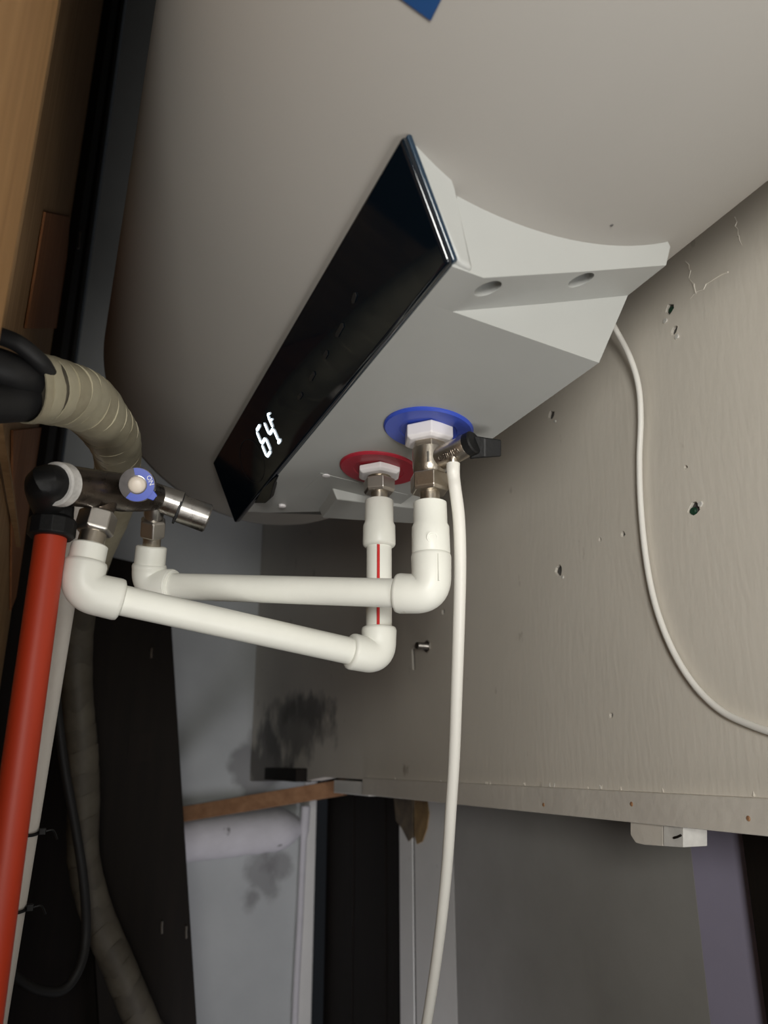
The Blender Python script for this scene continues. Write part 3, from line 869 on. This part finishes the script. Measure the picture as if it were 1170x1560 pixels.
# dusty white pipe behind it, with two cable ties
p1 = on(118, 790, 1, 0.70)
p2 = on(12, 1420, 1, 0.70)
WX = (p1.x + p2.x) / 2
dw = (p2 - p1)
k = (FL - p1.z) / dw.z
wp = thing('conduit_pipe', (WX, 0.70, FL), 'dusty white plastic pipe standing right beside the orange-red pipe', 'pipe')
wt, wb = p1 + dw * -0.12, p1 + dw * k
MB().tube([wt, wb], 0.0098, 28).build('pipe', M['dustpipe'], wp)
for i, yy in enumerate((1308, 1315, 1322)):
    p = on(18.5, yy, 1, 0.6895)
    MB().box(tuple(p + V((-0.0012, -0.0004, -0.0006))), tuple(p + V((0.002, 0.0006, 0.0006)))).build('ink_mark', M['black'], wp)
for (x, y, lab) in ((24, 1268, 'upper black cable tie around the dusty white pipe'), (12, 1384, 'lower black cable tie around the dusty white pipe')):
    t = (on(x, y, 1, 0.70).z - wt.z) / (wb.z - wt.z)
    pc = wt.lerp(wb, t)
    ti = thing('cable_tie', pc, lab, 'cable tie', 'cable ties on the white pipe')
    vs = [pc + V((0.0108 * math.cos(a), 0.0108 * math.sin(a), 0.002 * math.sin(a))) for a in [2 * math.pi * i / 24 for i in range(25)]]
    MB().tube(vs, 0.0013, 8, up=(0, 0, 1)).build('strap', M['black'], ti)
    MB().box(tuple(pc + V((0.0100, -0.007, -0.002))), tuple(pc + V((0.0150, -0.002, 0.003)))).build('tie_head', M['black'], ti, bevel=0.0006)
    MB().tube(smooth_path([pc + V((0.013, -0.005, 0)), pc + V((0.020, -0.004, 0.001)), pc + V((0.024, 0.004, -0.006))], 5), 0.0009, 6).build('tail', M['black'], ti)

# tape wrapped line set: thick bundle coming out of the timber wall and dropping behind the valve
bp = [(38, 592, .475, .0205), (75, 595, .495, .0205), (115, 605, .53, .0205), (150, 632, .58, .0200), (173, 668, .65, .0195), (180, 710, .73, .0190), (170, 780, .83, .0185), (140, 860, .92, .0180),
      (119, 950, .98, .0180), (117, 1040, 1.0, .0182), (124, 1130, 1.0, .0185), (127, 1220, 1.0, .0185), (128, 1310, 1.0, .0188), (150, 1400, 1.0, .0192), (185, 1480, 1.0, .0192), (222, 1570, 1.0, .0192), (262, 1680, 1.0, .019)]
cpts = [dep(x, y, d) for x, y, d, r in bp]
last = cpts[-1]
cpts += [V((last.x + 0.02, last.y, -0.85)), V((last.x + 0.02, last.y, FL + 0.02))]
rads = [r for *_, r in bp] + [0.019, 0.019]
bun = thing('wrapped_pipe_bundle', cpts[-1], 'thick pipe bundle wrapped in dirty beige tape behind the mixing valve', 'pipe bundle')
path = smooth_path(cpts, 8)
rr = [rads[min(len(rads) - 1, i // 8)] for i in range(len(path))]
MB().tube(path, [r * random.uniform(0.97, 1.03) for r in rr], 28).build('core', M['grimy'], bun, ang=80)  # core in the dark tape copy with shade painted in
# each turn of the tape is a band of its own
acc, tgt, i0 = 0.0, 0.0, 0
i = 0
step = 3
ti = 0
while i + step + 1 < len(path) and path[i].z > -0.75:
    segp = path[i:i + step + 2]
    t = (segp[-1] - segp[0]).normalized()
    sidev = V((1, 0.2, 0.3))
    tilt = (0.35 if ti % 2 else 0.22)
    vs, fs = [], []
    n = 28
    x = (V((0, 0, 1)) if abs(t.z) < 0.8 else V((0, 1, 0)))
    x = (x - t * x.dot(t)).normalized()
    y = t.cross(x)
    R0 = rr[i]
    ring_def = ((0.0, 0.3), (0.0, 1.4), (0.5, 1.7), (1.0, 0.9), (1.0, 0.0))
    for (s, lift) in ring_def:
        for k in range(n):
            a = 2 * math.pi * k / n
            e = x * math.cos(a) + y * math.sin(a)
            f = s * (len(segp) - 1)
            j = min(int(f), len(segp) - 2)
            base = segp[j].lerp(segp[j + 1], f - j)
            wob = 1 + 0.03 * math.sin(3 * a + ti)
            vs.append(base + e * (R0 * wob + lift * 0.001) + t * (math.cos(a + 1.0) * tilt * R0))
    m = len(ring_def)
    for q_ in range(m - 1):
        for k in range(n):
            k2 = (k + 1) % n
            fs.append((q_ * n + k, q_ * n + k2, (q_ + 1) * n + k2, (q_ + 1) * n + k))
    MB().add(vs, fs).build('tape_turn', M[('tape' if ti % 3 else 'tape2') if path[i].z > 0.20 else ('grimy' if ti % 2 else 'shaded_tape2')], bun, ang=60)  # lower turns switch to the tape with shade painted in
    i += step
    ti += 1

for (pts, r, lab) in (([(-90, 545, .43), (-30, 552, .45), (20, 568, .462), (60, 585, .48)], 0.0115, 'upper black insulated pipe entering the tape wrapped bundle'),
                      ([(-90, 615, .43), (-30, 613, .45), (20, 611, .468), (60, 608, .485)], 0.0130, 'lower black insulated pipe entering the tape wrapped bundle')):
    pp = smooth_path([dep(*p) for p in pts], 6)
    MB().tube(pp, r, 24).build('insulated_pipe', M['rubber'], label=lab, cat='pipe', group='black pipes at the left edge')
pp = smooth_path([dep(*p) for p in ((-40, 500, .45), (0, 512, .452), (30, 525, .455), (62, 552, .463), (75, 572, .475))], 6)
MB().tube(pp, 0.0052, 16).build('black_cable', M['rubber'], label='thin black cable above the two insulated pipes', cat='cable')

# leaning dark board
y0 = 1.30
br1, br2 = on(262, 960, 1, y0), on(300, 1560, 1, y0)
dr = (br2 - br1) / (br2.z - br1.z)
bl1, bl2 = on(112, 960, 1, y0), on(150, 1560, 1, y0)
dl = (bl2 - bl1) / (bl2.z - bl1.z)
zt = br1.z + 0.03
at_z = lambda p, d, z: p + d * (z - p.z)
bd_ = thing('leaning_board', at_z(br2, dr, FL), 'dark brown board leaning behind the white pipes at the left', 'board')
MB().prism([at_z(bl1, dl, FL), at_z(br1, dr, FL), at_z(br1, dr, zt), at_z(bl1, dl, zt)], V((0, 0.035, 0))).build('board', M['board'], bd_, bevel=0.002)
for (x, y) in ((246, 1413), (230, 995), (283, 1420)):
    p = on(x, y, 1, y0)
    MB().tube([p + V((0, -0.001, 0.008)), p + V((0, -0.002, 0)), p + V((0.001, -0.001, -0.008))], 0.0016, 6).build('staple', M['steel'], bd_)
pc = on(214, 1138, 1, y0 - 0.0008)
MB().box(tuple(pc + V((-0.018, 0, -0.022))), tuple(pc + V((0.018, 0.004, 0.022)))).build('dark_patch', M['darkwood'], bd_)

l2a, l2b = on(22, 1120, 1, 1.40), on(235, 1120, 1, 1.40)  # dark board added to cover the end wall and darken this corner
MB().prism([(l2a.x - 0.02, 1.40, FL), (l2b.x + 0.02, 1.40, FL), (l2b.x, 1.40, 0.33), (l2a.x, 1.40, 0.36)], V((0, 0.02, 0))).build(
    'leaning_board', M['darkwood'], bevel=0.002, label='nearly black board added to darken the wall behind the tape wrapped bundle', cat='board')
# plaster coated pipe along the foot of the end wall, wooden lath on top of it
pts = [V((0.10 + 0.47 * i / 24, YE - 0.03, -0.174 + 0.030 * i / 24)) for i in range(25)]
rads_ = [0.048 + random.uniform(-0.0015, 0.0015) for _ in pts]
for k_, f in ((24, 0.45), (23, 0.78), (22, 0.94)):
    rads_[k_] *= f
MB().tube(pts, rads_, 28).build('plastered_pipe', M['plaster'], label='lumpy white plastered pipe along the end wall under the wooden lath', cat='pipe')
la, lb_ = V((0.16, 1.835, -0.125)), on(525, 1199, 1, 1.50)
la = on(270, 1242, 1, 1.755) + (on(270, 1242, 1, 1.755) - lb_) * 0.08
d = (lb_ - la).normalized()
s = V((0, 0, 1)).cross(d).normalized()
u = d.cross(s)
MB().prism([la + s * 0.010 + u * 0.015, la - s * 0.010 + u * 0.015, la - s * 0.010 - u * 0.015, la + s * 0.010 - u * 0.015], lb_ - la).build(
    'wooden_lath', M['lath'], bevel=0.0012, label='thin orange-brown wooden lath poking out below the wall corner', cat='lath')
# slim white pipe beside the door frame
pts = [on(466, 1228, 1, YE - 0.025), on(462, 1290, 1, YE - 0.022), on(457, 1400, 1, YE - 0.02), on(450, 1535, 1, YE - 0.018)]
pts = smooth_path(pts + [V((pts[-1].x, pts[-1].y, -0.8)), V((pts[-1].x, pts[-1].y, FL))], 6)
MB().tube(pts, [0.011 if i < 5 else 0.0075 for i in range(len(pts))], 14).build('slim_pipe', M['plaster'], label='slim white pipe running down beside the dark door', cat='pipe')
# mortar smears below and right of the plastered pipe, crumbled corner above it
def grime(o, spots, col):                    # dirt patches with a soft, ragged outline at given places of a surface
    nt = o.data.materials[0].node_tree
    N, L = nt.nodes, nt.links
    bs = N['Principled BSDF']
    cur = bs.inputs['Base Color'].links[0].from_socket
    tc = N.new('ShaderNodeTexCoord')
    nz = N.new('ShaderNodeTexNoise')
    nz.inputs['Scale'].default_value = 16
    nz.inputs['Detail'].default_value = 5
    L.new(tc.outputs['Object'], nz.inputs['Vector'])
    for (p, scale, amount) in spots:
        q_ = V(p) - WL[o.name]
        mp = N.new('ShaderNodeVectorMath')
        mp.operation = 'SUBTRACT'
        mp.inputs[1].default_value = q_
        L.new(tc.outputs['Object'], mp.inputs[0])
        ms = N.new('ShaderNodeVectorMath')
        ms.operation = 'MULTIPLY'
        ms.inputs[1].default_value = scale
        L.new(mp.outputs[0], ms.inputs[0])
        ln_ = N.new('ShaderNodeVectorMath')
        ln_.operation = 'LENGTH'
        L.new(ms.outputs[0], ln_.inputs[0])
        ad = N.new('ShaderNodeMath')
        ad.operation = 'MULTIPLY_ADD'
        ad.inputs[1].default_value = 2.2
        L.new(nz.outputs['Fac'], ad.inputs[0])
        L.new(ln_.outputs['Value'], ad.inputs[2])
        mr = N.new('ShaderNodeMapRange')
        mr.inputs['From Min'].default_value = 2.15
        mr.inputs['From Max'].default_value = 1.65
        mr.inputs['To Max'].default_value = amount
        L.new(ad.outputs[0], mr.inputs['Value'])
        mx = N.new('ShaderNodeMix')
        mx.data_type = 'RGBA'
        L.new(mr.outputs['Result'], mx.inputs['Factor'])
        L.new(cur, mx.inputs['A'])
        mx.inputs['B'].default_value = (*col, 1)
        cur = mx.outputs['Result']
    L.new(cur, bs.inputs['Base Color'])


grime(wall_o, [(on(445, 1110, 0, W), (1, 4.5, 14), 0.75), (on(405, 1165, 0, W), (1, 5, 11), 0.8), (on(470, 1080, 0, W), (1, 7, 30), 0.8)], (0.13, 0.12, 0.11))
grime(endw, [(on(402, 1338, 1, YE), (24, 1, 16), 0.5), (on(424, 1318, 1, YE), (28, 1, 28), 0.5), (on(384, 1366, 1, YE), (38, 1, 34), 0.55), (on(388, 1180, 1, YE), (16, 1, 13), 0.6)], (0.14, 0.13, 0.13))
pa, pb = on(418, 1190, 0, W), on(468, 1176, 0, W)
MB().box((W - 0.022, pb.y, -0.036), (W + 0.01, pa.y, -0.012)).build('wood_stub', M['board'], wall_o, bevel=0.002, label='dark wooden stub at the foot of the wall')
# black cable loop low at the left
pp = smooth_path([dep(x, y, d) for x, y, d in ((-20, 1440, .80), (10, 1475, .82), (50, 1505, .84), (95, 1508, .86), (122, 1472, .88), (131, 1420, .90), (127, 1340, .905), (113, 1250, .91), (97, 1160, .91), (85, 1060, .91))], 8)
MB().tube(pp, 0.0055, 14).build('black_cable', M['rubber'], label='thick black cable looping low behind the dusty white pipe', cat='cable')

# ------------------------------------------------------------------ lift the place onto its floor
for o in S.objects:
    if o.parent is None:
        if o == cam_o:
            mw = o.matrix_world.copy()
            mw.translation.z += EYE
            o.matrix_world = mw
        else:
            o.location.z += EYE
